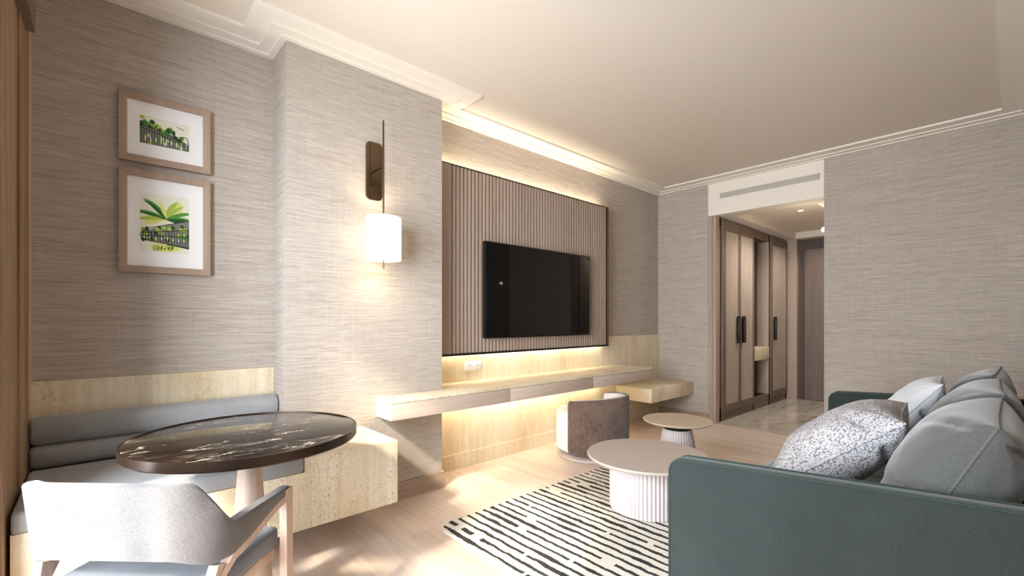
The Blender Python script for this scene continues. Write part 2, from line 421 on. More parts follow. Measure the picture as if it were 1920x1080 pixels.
# cornice: stepped rings offset inward from the wall outline
PATH = [(XW, YT), (XA, YT), (XA, YC), (XB, YC), (XB, YT), (XF, YT), (XF, YR), (XW, YR)]
def offset(path, d):
    out = []; n = len(path)
    for i in range(n):
        p0, p1, p2 = Vector(path[i-1]), Vector(path[i]), Vector(path[(i+1) % n])
        a = (p1-p0).normalized(); b = (p2-p1).normalized()
        na = Vector((a.y, -a.x)); nb = Vector((b.y, -b.x))    # clockwise path: inside on the right
        out.append(p1 + na*d + nb*d)
    return out
bm = bmesh.new()
for d0, d1, z in ((-0.01, 0.035, 2.788), (0.035, 0.10, 2.796), (0.10, 0.205, 2.804)):
    a, b_ = offset(PATH, d0), offset(PATH, d1); n = len(a)
    for i in range(n):
        j = (i+1) % n
        vs = [bm.verts.new((p.x, p.y, zz)) for zz in (z, ZC+0.01) for p in (a[i], a[j], b_[j], b_[i])]
        for q in ((0, 1, 2, 3), (3, 2, 6, 7), (4, 5, 1, 0), (7, 6, 5, 4)): bm.faces.new([vs[k] for k in q])
bmesh.ops.recalc_face_normals(bm, faces=bm.faces[:])
struct('trim_4', bm, M['white'])

# skirtings
bm = bmesh.new()
pr = [(YC+0.002, 0.0), (YC-0.026, 0.0), (YC-0.012, 0.11), (YC+0.002, 0.115)]
prism(bm, pr, 'yz', 1.10, XB+0.012)
box(bm, XB-0.002, XB+0.018, YC-0.005, YT, 0, 0.112)
struct('baseboard_column', bm, M['base'])
struct('baseboard_far', B(XF-0.015, XF+0.002, YH1-0.003, YT, 0, 0.10, 0.003), M['base'])
struct('baseboard_far_right', B(XF-0.015, XF+0.002, YR, YH0, 0, 0.10, 0.003), M['base'])
struct('baseboard_right', B(XW, XF, YR-0.002, YR+0.015, 0, 0.10, 0.003), M['base'])

# stone cladding of the television wall
bm = bmesh.new()
box(bm, XB, XF, YT-0.018, YT+0.002, 0.12, 1.018)
box(bm, XB, XF, YT-0.026, YT+0.002, 0.0, 0.12, 0.002)
struct('trim_5', bm, M['stone'])
struct('trim_6', B(XW+0.02, XA, YT-0.020, YT+0.002, 0.5, 0.916, 0.002), M['stone'])

# hallway opening casing
bm = bmesh.new()
box(bm, XF+0.002, XF+0.03, 2.345, YH1, 0, ZH, 0.003)
box(bm, XF+0.012, XF+0.105, 2.302, 2.345, 0, ZH, 0.003)
struct('trim_7', bm, M['slat'])
# hallway end: pilaster, door casing, door
struct('trim_8', B(7.80, XD, 2.165, 2.6, 0, ZH, 0.004), M['slat'])
bm = bmesh.new()
box(bm, XD-0.05, XD+0.01, 2.10, 2.165, 0, ZH); box(bm, XD-0.05, XD+0.01, YH0, 2.10, 2.27, ZH)
struct('trim_9', bm, M['header'])
dr = struct('door_1', B(XD-0.03, XD+0.02, YH0+0.02, 2.10, 0.004, 2.27, 0.003), M['edoor'])
hb = bmesh.new(); tube(hb, [(XD-0.03, 1.36, 1.0), (XD-0.08, 1.36, 1.0), (XD-0.08, 1.48, 1.0)], 0.010)
obj('door_handle', hb, M['handle'], dr)

# ------------------------------------------------------------------ linear vent in the bulkhead
vt = thing('air_vent', 'long slim linear air vent set in the white bulkhead above the hallway opening', 'vent', (XF, 1.76, 2.60))
bm = bmesh.new()
y0, y1, z0, z1 = 1.27, 2.25, 2.600, 2.662
box(bm, XF-0.006, XF-0.001, y0, y1, z0, z0+0.007); box(bm, XF-0.006, XF-0.001, y0, y1, z1-0.007, z1)
box(bm, XF-0.006, XF-0.001, y0, y0+0.008, z0, z1); box(bm, XF-0.006, XF-0.001, y1-0.008, y1, z0, z1)
obj('frame', bm, M['vent'], vt)
obj('backing', B(XF-0.0035, XF-0.0015, y0+0.006, y1-0.006, z0+0.006, z1-0.006), M['ventd'], vt)
bm = bmesh.new()
for k in range(5):
    z = z0+0.012+k*0.0093; box(bm, XF-0.006, XF-0.003, y0+0.006, y1-0.006, z, z+0.004)
obj('louvre', bm, M['vent'], vt)

# ------------------------------------------------------------------ slatted television panel
PX0, PX1, PZ0, PZ1, PY = 1.862, 4.08, 0.925, 2.415, 2.92
pn = thing('slatted_wall_panel', 'ribbed taupe wooden wall panel behind the television with glowing edges', 'wall panel', (2.9, PY+0.04, PZ0))
bm = bmesh.new()
box(bm, PX0+0.04, PX1-0.06, PY+0.045, YT-0.019, PZ0+0.06, PZ1-0.09)
obj('mounting_frame', bm, M['slatgap'], pn)
bm = bmesh.new()
box(bm, PX0, PX1, PY+0.012, PY+0.045, PZ0+0.008, PZ1)
box(bm, PX1-0.014, PX1, PY-0.004, PY+0.045, PZ0, PZ1, 0.002)
box(bm, PX0, PX1, PY-0.003, PY+0.045, PZ1-0.008, PZ1)
obj('backing_board', bm, M['slatgap'], pn)
bm = bmesh.new(); x = 2.048
while x < PX1-0.04:
    box(bm, x, x+0.028, PY, PY+0.014, PZ0+0.012, PZ1-0.008, 0.004, 2); x += 0.0377
obj('slats', bm, M['slat'], pn)
obj('side_board', B(PX0, 2.035, PY-0.002, PY+0.014, PZ0+0.010, PZ1-0.008, 0.002), M['slat'], pn, label='plain flat board left of the ribs')
obj('bottom_edge', B(PX0, PX1, PY-0.006, PY+0.045, PZ0-0.004, PZ0+0.010), M['black'], pn, label='thin black bottom edge')
area('panel_top_led', ((PX0+PX1)/2, YT-0.045, PZ1-0.035), (0, 0.15, 1), PX1-PX0-0.04, 0.03, 6.5, (1, 0.87, 0.66))
area('panel_bottom_led', ((PX0+PX1)/2, YT-0.055, PZ0+0.03), (0, 0.2, -1), PX1-PX0-0.06, 0.03, 3.4, (1, 0.87, 0.66))
area('panel_side_led', (PX1-0.045, YT-0.045, (PZ0+PZ1)/2), (1, 0.35, 0), 0.03, PZ1-PZ0-0.1, 1.2, (1, 0.87, 0.66)).rotation_euler = (PI/2, 0, PI/2-0.3)
for nm, zz in (('top', PZ1-0.05), ('bottom', PZ0+0.045)):
    obj('led_strip', B(PX0+0.02, PX1-0.02, YT-0.055, YT-0.035, zz-0.004, zz), M['led'], pn, label='glowing light strip along the %s edge' % nm)

# ------------------------------------------------------------------ television
tv = thing('television', 'large flat black television mounted on the ribbed wooden panel', 'television', (3.0, 2.89, 1.05))
TX0, TX1, TZ0, TZ1, TY = 2.325, 3.685, 1.050, 1.845, 2.862
obj('housing', B(TX0, TX1, TY, TY+0.035, TZ0, TZ1, 0.004), M['black'], tv)
obj('screen', B(TX0+0.010, TX1-0.010, TY-0.0015, TY+0.01, TZ0+0.016, TZ1-0.010), M['screen'], tv)
bm = bmesh.new(); box(bm, 2.8, 3.2, TY+0.03, PY-0.007, 1.3, 1.6)
obj('wall_bracket', bm, M['black'], tv)

# ------------------------------------------------------------------ console shelf
CX0, CX1, CY = 1.334, 4.36, 2.553
cs = thing('console_shelf', 'long floating console shelf with cream top and taupe drawer fronts below the television', 'shelf', (2.8, 2.9, 0.58))
bm = bmesh.new()
prism(bm, [(CX0, CY), (CX1, CY), (CX1, YT-0.019), (XB+0.001, YT-0.019), (XB+0.001, YC-0.001), (CX0, YC-0.001)], 'xy', 0.682, 0.700, 0.002)
obj('stone_top', bm, M['stone'], cs)
bm = bmesh.new()
prism(bm, [(CX0+0.002, CY+0.016), (CX1-0.004, CY+0.016), (CX1-0.004, YT-0.02), (XB+0.002, YT-0.02), (XB+0.002, YC-0.002), (CX0+0.002, YC-0.002)], 'xy', 0.580, 0.682)
obj('carcass', bm, M['stone'], cs)
xs = [CX0+0.001, 2.32, 3.34, CX1-0.002]
for i in range(3):
    obj('drawer_front', B(xs[i]+0.0012, xs[i+1]-0.0012, CY+0.001, CY+0.015, 0.580, 0.680, 0.0012), M['console'], cs)
area('console_led', (2.95, YT-0.10, 0.572), (0, 0.35, -1), 2.1, 0.03, 7, (1, 0.87, 0.66))
obj('led_strip', B(1.9, 4.3, YT-0.10, YT-0.085, 0.574, 0.580), M['led'], cs, label='glowing light strip under the shelf')

sh = obj('low_shelf', B(4.35, XF-0.001, 2.562, YT-0.019, 0.316, 0.464, 0.002), M['stone'])
tag(sh, 'chunky cream stone floating low shelf in the corner beside the console end', 'shelf')

# ------------------------------------------------------------------ socket plate
so_ = thing('wall_socket', 'white double wall socket plate on the stone below the panel', 'socket', (2.31, YT-0.02, 0.82))
obj('plate', B(2.228, 2.398, YT-0.027, YT-0.018, 0.785, 0.862, 0.003), M['socket'], so_)
for x in (2.27, 2.355):
    s_ = bmesh.new(); lathe(s_, [(0.0, 0), (0.022, 0), (0.024, 0.003), (0.0, 0.003)], seg=24, mtx=Matrix.Translation((x, YT-0.0265, 0.825)) @ Matrix.Rotation(PI/2, 4, 'X'))
    r_ = obj('socket_ring', s_, M['socket'], so_)
    h_ = bmesh.new()
    for dx in (-0.008, 0.008): box(h_, x+dx-0.003, x+dx+0.003, YT-0.0312, YT-0.029, 0.822, 0.828)
    obj('pin_hole', h_, M['sock_h'], r_)

# ------------------------------------------------------------------ bench with stone block
bn = thing('banquette_bench', 'built-in banquette of cream stone with grey seat pad and two horizontal back rolls', 'bench', (0.5, 2.7, 0))
bm = bmesh.new()
prism(bm, [(XW+0.023, 0.186), (1.242, 0.186), (1.242, 0.531), (0.745, 0.531), (0.745, 0.462), (XW+0.023, 0.462)], 'xz', 2.303, YC-0.001, 0.002)
box(bm, XW+0.023, XA-0.001, YC-0.003, YT-0.021, 0.186, 0.462)
obj('stone_body', bm, M['stone'], bn)
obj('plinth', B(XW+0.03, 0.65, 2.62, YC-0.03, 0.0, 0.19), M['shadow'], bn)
obj('seat_pad', B(XW+0.024, 0.742, 2.296, 2.90, 0.463, 0.538, 0.014, 4), M['grey'], bn)
for i, (z0, z1) in enumerate(((0.535, 0.640), (0.638, 0.765))):
    bm = bmesh.new(); hz = (z1-z0)/2; zc = (z0+z1)/2; yc = 2.955-(0.008 if i == 0 else 0)
    n = 28; L0, L1 = XW+0.024, XA-0.003
    b = bmesh.new(); rings = []
    for (x, s) in [(L0, 0.0), (L0+0.001, 0.80), (L0+0.008, 0.93), (L0+0.025, 1.0)] + [(L0+0.025+(L1-L0-0.05)*k/14, 1.0+0.012*math.sin(k*2.1)) for k in range(1, 14)] + [(L1-0.025, 1.0), (L1-0.008, .93), (L1-0.001, 0.8), (L1, 0.0)]:
        ring = []
        for k in range(n):
            a = 2*PI*k/n; ca, sa = math.cos(a), math.sin(a)
            e = 0.78
            ring.append(b.verts.new((x, yc+0.066*s*math.copysign(abs(ca)**e, ca), zc+hz*s*math.copysign(abs(sa)**e, sa))))
        rings.append(ring)
    for r0, r1 in zip(rings, rings[1:]):
        for k in range(n): b.faces.new((r0[k], r0[(k+1) % n], r1[(k+1) % n], r1[k]))
    bmesh.ops.remove_doubles(b, verts=b.verts[:], dist=1e-5); bmesh.ops.recalc_face_normals(b, faces=b.faces[:])
    merge(bm, b); obj('back_roll', bm, M['grey'], bn)

# ------------------------------------------------------------------ pictures
def art_mesh(shapes, y):
    """shapes: (material index, [(x,z)...], layer)"""
    bm = bmesh.new()
    for k, (mi, pts, ly) in enumerate(sorted(shapes, key=lambda q: q[2])):
        prism(bm, pts, 'xz', y-0.00002*k-0.0004, y-0.00002*k+0.0002, mat=mi)
    return bm
ARTM = [M['artp'], M['g1'], M['g2'], M['g3'], M['ink'], M['gw'], M['yel']]
def blob(cx, cz, rx, rz, rnd, n=12, rot=0):
    return [(cx+rx*(1+rnd.uniform(-.3, .3))*math.cos(2*PI*k/n+rot), cz+rz*(1+rnd.uniform(-.3, .3))*math.sin(2*PI*k/n+rot)) for k in range(n)]
def stroke(p0, p1, w_):
    (x0, z0), (x1, z1) = p0, p1; L = math.hypot(x1-x0, z1-z0) or 1; nx, nz = -(z1-z0)/L*w_/2, (x1-x0)/L*w_/2
    return [(x0+nx, z0+nz), (x1+nx, z1+nz), (x1-nx, z1-nz), (x0-nx, z0-nz)]
def leaf(x0, z0, ang, L, wd, bend=0.25):
    pts = []; n = 9
    def mid(s):
        a = ang+bend*s*s; return x0+L*s*math.cos(a), z0+L*s*math.sin(a), a
    up, dn = [], []
    for k in range(n+1):
        s = k/n; x_, z_, a = mid(s); h = wd*math.sin(PI*min(1, s*0.93+0.05))**0.8
        up.append((x_-h*math.sin(a), z_+h*math.cos(a))); dn.append((x_+h*math.sin(a), z_-h*math.cos(a)))
    return up+dn[::-1]
def picture(name, label, x0, x1, z0, z1, ax0, ax1, az0, az1, mk):
    t = thing(name, label, 'picture', ((x0+x1)/2, YT-0.005, z0), 0, 'framed green watercolours on the left wall')
    fw, yf = 0.034, YT-0.033
    bm = bmesh.new()
    prism(bm, [(x0, z0), (x1, z0), (x1-fw, z0+fw), (x0+fw, z0+fw)], 'xz', yf, YT-0.002, 0.0015)
    prism(bm, [(x0, z1), (x1, z1), (x1-fw, z1-fw), (x0+fw, z1-fw)], 'xz', yf, YT-0.002, 0.0015)
    prism(bm, [(x0, z0), (x0, z1), (x0+fw, z1-fw), (x0+fw, z0+fw)], 'xz', yf, YT-0.002, 0.0015)
    prism(bm, [(x1, z0), (x1, z1), (x1-fw, z1-fw), (x1-fw, z0+fw)], 'xz', yf, YT-0.002, 0.0015)
    obj('frame', bm, M['frame'], t)
    obj('mat_board', B(x0+fw-0.004, x1-fw+0.004, YT-0.018, YT-0.010, z0+fw-0.004, z1-fw+0.004), M['paper'], t)
    obj('watercolour', art_mesh(mk(ax0, ax1, az0, az1), YT-0.0182), ARTM, t, smooth=False)
def clip(pts, x0, x1, z0, z1): return [(min(max(x, x0), x1), min(max(z, z0), z1)) for x, z in pts]
def art_arcade(x0, x1, z0, z1):
    r = random.Random(3); W, H = x1-x0, z1-z0; S = [(0, [(x0, z0), (x1, z0), (x1, z1), (x0, z1)], 0)]
    # receding roof line descending to the right
    roof = lambda s: z0+H*(0.80-0.55*s**1.3); base = lambda s: z0+H*(0.02+0.02*s)
    S.append((5, clip([(x0, z0+0.02*H), (x1, z0+0.02*H), (x1, roof(1)), (x0+W*.6, roof(.6)), (x0+W*.3, roof(.3)), (x0, roof(0))], x0, x1, z0, z1), 1))
    for k in range(34):
        s = r.random(); S.append((r.choice([1, 1, 2, 2, 3]), clip(blob(x0+W*s*0.85, roof(s*0.85)+H*r.uniform(-.12, .2), W*.05, H*.08, r), x0, x1, z0, z1), 2+k % 3))
    for k in range(16):
        s = r.random(); S.append((r.choice([1, 2, 3, 0]), clip(blob(x0+W*s, z0+H*r.uniform(.05, .35)*(1-.3*s), W*.035, H*.07, r), x0, x1, z0, z1), 3))
    for off in (0.0, -0.10, -0.24):
        for k in range(10):
            a, b = k/10, (k+1)/10
            S.append((4, clip(stroke((x0+W*a, roof(a)+H*off*(1-.5*a)), (x0+W*b, roof(b)+H*off*(1-.5*b)), 0.0030), x0, x1, z0, z1), 6))
    for k in range(19):
        s = 0.03+k*0.052
        S.append((4, clip(stroke((x0+W*s, z0+0.03*H), (x0+W*s, roof(s)-H*0.10), 0.0022), x0, x1, z0, z1), 6))
        if k % 2: S.append((0, clip(blob(x0+W*(s+.026), z0+H*0.2, W*.012, H*.10, r), x0, x1, z0, z1), 5))
    for k in range(12):   # round turret end
        a0, a1 = PI*k/12, PI*(k+1)/12; cx, cz = x0+W*.9, z0+H*.28
        S.append((4, clip(stroke((cx+W*.09*math.cos(a0), cz+H*.25*math.sin(a0)), (cx+W*.09*math.cos(a1), cz+H*.25*math.sin(a1)), 0.003), x0, x1, z0, z1), 6))
    S.append((4, stroke((x0+W*.74, z0+H*.86), (x0+W*.9, z0+H*.78), 0.003), 4))
    return S
def art_palm(x0, x1, z0, z1):
    r = random.Random(5); W, H = x1-x0, z1-z0; S = [(0, [(x0, z0), (x1, z0), (x1, z1), (x0, z1)], 0)]
    for (s, u, rx, rz, m_) in ((.5, .08, .28, .07, 6), (.35, .06, .12, .05, 2), (.75, .80, .15, .10, 6), (.25, .55, .18, .08, 6), (.6, .10, .1, .05, 2)):
        S.append((m_, clip(blob(x0+W*s, z0+H*u, W*rx, H*rz, r), x0, x1, z0, z1), 1))
    for k in range(5): S.append((4, stroke((x0+W*(.35+.07*k), z0+H*.05), (x0+W*(.37+.07*k), z0+H*r.uniform(.08, .12)), 0.004), 3))
    cx, cz = x0+W*.52, z0+H*.58
    for a, L, wd, m_ in ((2.15, .42, .018, 1), (2.2, .40, .010, 3), (2.75, .44, .016, 1), (2.8, .42, .007, 3), (3.1, .42, .013, 2), (1.3, .36, .018, 2), (1.0, .34, .014, 2),
                         (.55, .40, .014, 1), (.15, .44, .017, 1), (.1, .42, .009, 3), (-.15, .42, .012, 3), (1.75, .3, .012, 6)):
        S.append((m_, clip(leaf(cx, cz, a, W*L*1.55, wd*0.72, 0.2 if a > 1.6 else -0.2), x0, x1, z0, z1), 3 if m_ == 3 else 2))
    roof = lambda s: z0+H*(0.36+0.24*s); bot = lambda s: z0+H*(0.20-0.09*s)
    S.append((5, clip([(x0+W*.04, bot(.04)), (x1, bot(1)), (x1, roof(1)), (x0+W*.5, roof(.5)), (x0+W*.04, roof(0)-.01)], x0, x1, z0, z1), 4))
    for k in range(30):
        s = r.random(); S.append((r.choice([1, 2, 2, 3]), clip(blob(x0+W*s, (roof(s)+bot(s))/2+H*r.uniform(-.1, .14), W*.045, H*.035, r), x0, x1, z0, z1), 5))
    for f in (1.0, .66, .4, 0.0):
        for k in range(8):
            a, b = .03+.97*k/8, .03+.97*(k+1)/8
            S.append((4, clip(stroke((x0+W*a, bot(a)+(roof(a)-bot(a))*f), (x0+W*b, bot(b)+(roof(b)-bot(b))*f), 0.0032), x0, x1, z0, z1), 7))
    for k in range(17):
        s = 0.05+k*.058; S.append((4, clip(stroke((x0+W*s, bot(s)), (x0+W*s, bot(s)+(roof(s)-bot(s))*.7), 0.0024), x0, x1, z0, z1), 7))
        if k % 2 == 0: S.append((0, clip(blob(x0+W*(s+.03), bot(s)+(roof(s)-bot(s))*.25, W*.012, H*.025, r), x0, x1, z0, z1), 6))
    for k in range(14):
        a0, a1 = 2*PI*k/14, 2*PI*(k+1)/14; c0, c1 = x0+W*.12, z0+H*.28
        S.append((4, clip(stroke((c0+W*.11*math.cos(a0), c1+H*.08*math.sin(a0)), (c0+W*.11*math.cos(a1), c1+H*.08*math.sin(a1)), 0.0035), x0, x1, z0, z1), 7))
    S.append((4, clip(stroke((x0+W*.55, z0+H*.15), (x1, z0+H*.10), 0.006), x0, x1, z0, z1), 7))
    return S
picture('framed_picture', 'smaller landscape framed watercolour of a green arcade, hung above the palm picture', 0.082, 0.471, 2.010, 2.362, 0.166, 0.374, 2.112, 2.256, art_arcade)
picture('framed_picture', 'taller framed watercolour of palm leaves over an arcade, hung below the landscape picture', 0.082, 0.471, 1.445, 1.971, 0.167, 0.374, 1.557, 1.860, art_palm)

# ------------------------------------------------------------------ wall lamp on the column
LX, LY = 1.318, 2.625
lp = thing('wall_lamp', 'lit white drum wall lamp on a bronze rod mounted on the column', 'lamp', (LX, YC, 2.1))
def rrect(x0, x1, z0, z1, r, n=8):
    pts = []
    for cx, cz, a in ((x1-r, z1-r, 0), (x0+r, z1-r, PI/2), (x0+r, z0+r, PI), (x1-r, z0+r, 1.5*PI)):
        pts += [(cx+r*math.cos(a+PI/2*k/n), cz+r*math.sin(a+PI/2*k/n)) for k in range(n+1)]
    return pts
obj('back_plate', prism(bmesh.new(), rrect(1.267, 1.376, 1.972, 2.343, 0.03), 'xz', YC-0.014, YC-0.001, 0.002), M['bronze'], lp)
obj('rod', tube(bmesh.new(), [(LX, LY, 1.52), (LX, LY, 2.44)], 0.0055, 12), M['bronze_d'], lp)
for z in (2.075, 2.155):
    obj('arm', tube(bmesh.new(), [(LX, YC-0.012, z), (LX, LY, z)], 0.006, 12), M['handle'], lp)
R_ = 0.108; z0, z1 = 1.572, 1.836
obj('lamp_shade', lathe(bmesh.new(), [(R_-0.004, z0+0.002), (R_, z0), (R_, z1), (R_-0.004, z1), (R_-0.004, z0+0.002)], LX, LY, 64), M['shade'], lp)
obj('finial', lathe(bmesh.new(), [(0.0, z0-0.018), (0.006, z0-0.014), (0.005, z0-0.004), (0.0, z0)], LX, LY, 16), M['bronze_d'], lp)
bm = bmesh.new()
for a in (0, 2*PI/3, 4*PI/3): tube(bm, [(LX, LY, z1-0.01), (LX+(R_-.003)*math.cos(a), LY+(R_-.003)*math.sin(a), z1-0.01)], 0.002, 6)
obj('shade_spider', bm, M['bronze_d'], lp)
spot('lamp_down', (LX, LY, z0-0.002), (0, 0, -1), 3.6, (1, 0.82, 0.6), 125, 0.5, 0.03)
spot('lamp_up', (LX, LY, z1+0.004), (0, 0, 1), 3.0, (1, 0.82, 0.55), 125, 0.5, 0.03)

# ------------------------------------------------------------------ marble table
TXc, TYc, TR, TZ = 0.459, 2.072, 0.407, 0.75
mt = thing('marble_table', 'round black veined marble dining table on a tapered wooden pedestal', 'table', (TXc, TYc, 0))
obj('marble_top', lathe(bmesh.new(), [(0.0, TZ-0.02), (TR-0.004, TZ-0.02), (TR-0.004, TZ-0.001), (TR-0.006, TZ), (0.0, TZ)], TXc, TYc, 128), M['bm'], mt)
obj('metal_rim', lathe(bmesh.new(), [(TR-0.02, TZ-0.036), (TR-0.002, TZ-0.036), (TR+0.001, TZ-0.032), (TR+0.001, TZ+0.0005), (TR-0.0035, TZ+0.0005), (TR-0.0035, TZ-0.019), (TR-0.02, TZ-0.020), (TR-0.02, TZ-0.036)], TXc, TYc, 128), M['rim'], mt)
obj('under_plate', lathe(bmesh.new(), [(0.0, TZ-0.034), (TR-0.021, TZ-0.034), (TR-0.021, TZ-0.021), (0.0, TZ-0.021)], TXc, TYc, 96), M['shadow'], mt)
obj('pedestal', lathe(bmesh.new(), [(0.0, 0.02), (0.092, 0.02), (0.086, 0.10), (0.066, 0.30), (0.050, 0.50), (0.038, 0.68), (0.036, 0.712), (0.0, 0.712)], TXc, TYc, 64), M['ped'], mt)
obj('foot_plate', lathe(bmesh.new(), [(0.0, 0.0), (0.24, 0.0), (0.24, 0.012), (0.235, 0.02), (0.0, 0.02)], TXc, TYc, 96), M['rim'], mt)

# ------------------------------------------------------------------ armchair (local frame: +y faces the table, +x its right)
ch = thing('dining_armchair', 'grey upholstered armchair with curved low back and pale wooden legs at the marble table', 'chair', (0.014, 1.652, 0), math.atan2(0.714, 0.70)-PI/2)
def plan(s):
    """s in -1..1 along the U from left arm front to right arm front -> (x, y) of the outer face"""
    hw, dp, r = 0.285, 0.43, 0.135
    segs = [dp-r, PI/2*r, 2*(hw-r), PI/2*r, dp-r]; tot = sum(segs); d = (s+1)/2*tot
    if d < segs[0]: return (-hw, dp-d), (-1, 0)
    d -= segs[0]
    if d < segs[1]:
        a = PI+d/r; return (-(hw-r)+r*math.cos(a), r+r*math.sin(a)), (math.cos(a), math.sin(a))
    d -= segs[1]
    if d < segs[2]: return (-(hw-r)+d, 0.0), (0, -1)
    d -= segs[2]
    if d < segs[3]:
        a = 1.5*PI+d/r; return ((hw-r)+r*math.cos(a), r+r*math.sin(a)), (math.cos(a), math.sin(a))
    d -= segs[3]
    return (hw, r+d), (1, 0)
def smooth01(x): x = max(0, min(1, x)); return x*x*(3-2*x)
def chair_z(s):
    a = abs(s)
    top = 0.758-0.148*smooth01((a-0.33)/0.22)-0.006*smooth01((a-0.6)/0.4)
    bot = 0.545-0.035*smooth01((a-0.25)/0.2)+0.060*smooth01((a-0.50)/0.5)
    return bot, top
b = bmesh.new(); n = 96; rings = []
for i in range(n+1):
    s = -1+2*i/n; (x, y), (nx, ny) = plan(s); zb, zt = chair_z(s); th = 0.036
    lean = 0.10
    h = zt-zb; e = 0.009; prof = [(0, zb+e), (0, zb+h*.35), (0, zb+h*.7), (0, zt-e), (e*.3, zt-e*.3), (e, zt), (th-e, zt), (th-e*.3, zt-e*.3), (th, zt-e), (th, zb+h*.5), (th, zb+e), (th-e*.3, zb+e*.3), (th-e, zb), (e, zb), (e*.3, zb+e*.3)]
    if i in (0, n): prof = [(th/2+(p-th/2)*0.8, zb+h/2+(z-zb-h/2)*0.85) for p, z in prof]
    ring = []
    for p, z in prof:
        off = -p + (z-0.55)*lean*(1-smooth01((abs(s)-.35)/.4))
        ring.append(b.verts.new((x+nx*off, y+ny*off, z)))
    rings.append(ring)
k = len(rings[0])
for r0, r1 in zip(rings, rings[1:]):
    for i in range(k): b.faces.new((r0[i], r0[(i+1) % k], r1[(i+1) % k], r1[i]))
b.faces.new(rings[0]); b.faces.new(rings[-1]); bmesh.ops.recalc_face_normals(b, faces=b.faces[:])
obj('backrest', b, M['chairf'], ch, local=True, label='woven grey wraparound back and arm pad')
# seat
bm = bmesh.new()
box(bm, -0.235, 0.235, 0.03, 0.455, 0.375, 0.450, 0.022, 4)
obj('seat', bm, M['seatf'], ch, local=True)
obj('seat_frame', B(-0.225, 0.225, 0.04, 0.44, 0.335, 0.376, 0.004), M['chairwood'], ch, local=True)
def bar(bm, pts, wx, wy):
    """swept rectangular section bar through pts, widths wx (world x) and wy (in the y-z plane)"""
    b = bmesh.new(); rings = []
    for i, p in enumerate(pts):
        p = Vector(p); d = (Vector(pts[min(i+1, len(pts)-1)])-Vector(pts[max(i-1, 0)])).normalized()
        nn = Vector((1, 0, 0)).cross(d).normalized()
        rings.append([b.verts.new(p+Vector((sx*wx/2, 0, 0))+nn*sy*wy/2) for sx, sy in ((-1, -1), (1, -1), (1, 1), (-1, 1))])
    for r0, r1 in zip(rings, rings[1:]):
        for i in range(4): b.faces.new((r0[i], r0[(i+1) % 4], r1[(i+1) % 4], r1[i]))
    b.faces.new(rings[0]); b.faces.new(rings[-1]); bmesh.ops.recalc_face_normals(b, faces=b.faces[:])
    bmesh.ops.bevel(b, geom=b.edges[:], offset=0.003, segments=2, affect='EDGES') if False else None
    merge(bm, b)
for sx in (-1, 1):
    X_ = sx*0.275
    obj('leg', (lambda q: (bar(q, [(X_, 0.425, 0.0), (X_, 0.425, 0.20), (X_, 0.425, 0.40), (X_, 0.422, 0.595)], 0.026, 0.042), q)[1])(bmesh.new()), M['chairwood'], ch, local=True)
    obj('leg', (lambda q: (bar(q, [(sx*0.20, -0.03, 0.0), (sx*0.222, 0.01, 0.2), (sx*0.245, 0.055, 0.40), (sx*0.258, 0.085, 0.50)], 0.028, 0.036), q)[1])(bmesh.new()), M['chairwood'], ch, local=True)
    pts = []
    for k2 in range(13):
        s = sx*(0.50+0.50*k2/12); (x, y), (nx, ny) = plan(s); zb, zt = chair_z(s)
        pts.append((x-nx*0.016, y-ny*0.016, zb-0.008))
    pts = [(sx*0.256, 0.082, 0.455)] + pts[1:]
    q = bmesh.new(); bar(q, pts, 0.026, 0.024); obj('arm_rail', q, M['chairwood'], ch, local=True)

# ------------------------------------------------------------------ rug
bm = bmesh.new()
def rpoly(x0, x1, y0, y1, r, n=10): return rrect(x0, x1, y0, y1, r, n)
prism(bm, rpoly(1.445, 3.90, 0.35, 2.232, 0.11), 'xy', 0.001, 0.012, 0.004)
rug = obj('rug', bm, M['rug']); tag(rug, 'cream rug with broken black hand drawn stripes under the coffee table', 'rug')

# ------------------------------------------------------------------ coffee table
CTx, CTy = 2.588, 1.557
ct = thing('coffee_table', 'larger round taupe coffee table with ribbed drum base standing on the striped rug', 'table', (CTx, CTy, 0.012))
obj('table_top', lathe(bmesh.new(), [(0.0, 0.330), (0.366, 0.330), (0.374, 0.337), (0.375, 0.346), (0.372, 0.350), (0.0, 0.350)], CTx, CTy, 128), M['taupe'], ct)
obj('ribbed_base', lathe(bmesh.new(), [(0.0, 0.0125), (0.222, 0.0125), (0.233, 0.016), (0.233, 0.326), (0.228, 0.330), (0.0, 0.330)], CTx, CTy, 480, 60, 0.006), M['taupe2'], ct)

# ------------------------------------------------------------------ side table
STx, STy = 3.368, 1.760
st = thing('side_table', 'smaller round pale topped side table with flared base behind the coffee table', 'table', (STx, STy, 0.012))
obj('table_top', lathe(bmesh.new(), [(0.0, 0.400), (0.235, 0.400), (0.258, 0.410), (0.262, 0.418), (0.258, 0.421), (0.0, 0.421)], STx, STy, 96), M['tan'], st)
obj('neck', lathe(bmesh.new(), [(0.0, 0.350), (0.098, 0.350), (0.104, 0.400), (0.0, 0.400)], STx, STy, 64), M['handle'], st)
obj('flared_base', lathe(bmesh.new(), [(0.0, 0.0125), (0.150, 0.0125), (0.155, 0.03), (0.150, 0.12), (0.128, 0.24), (0.108, 0.345), (0.104, 0.350), (0.0, 0.350)], STx, STy, 240, 36, 0.004), M['taupe2'], st)

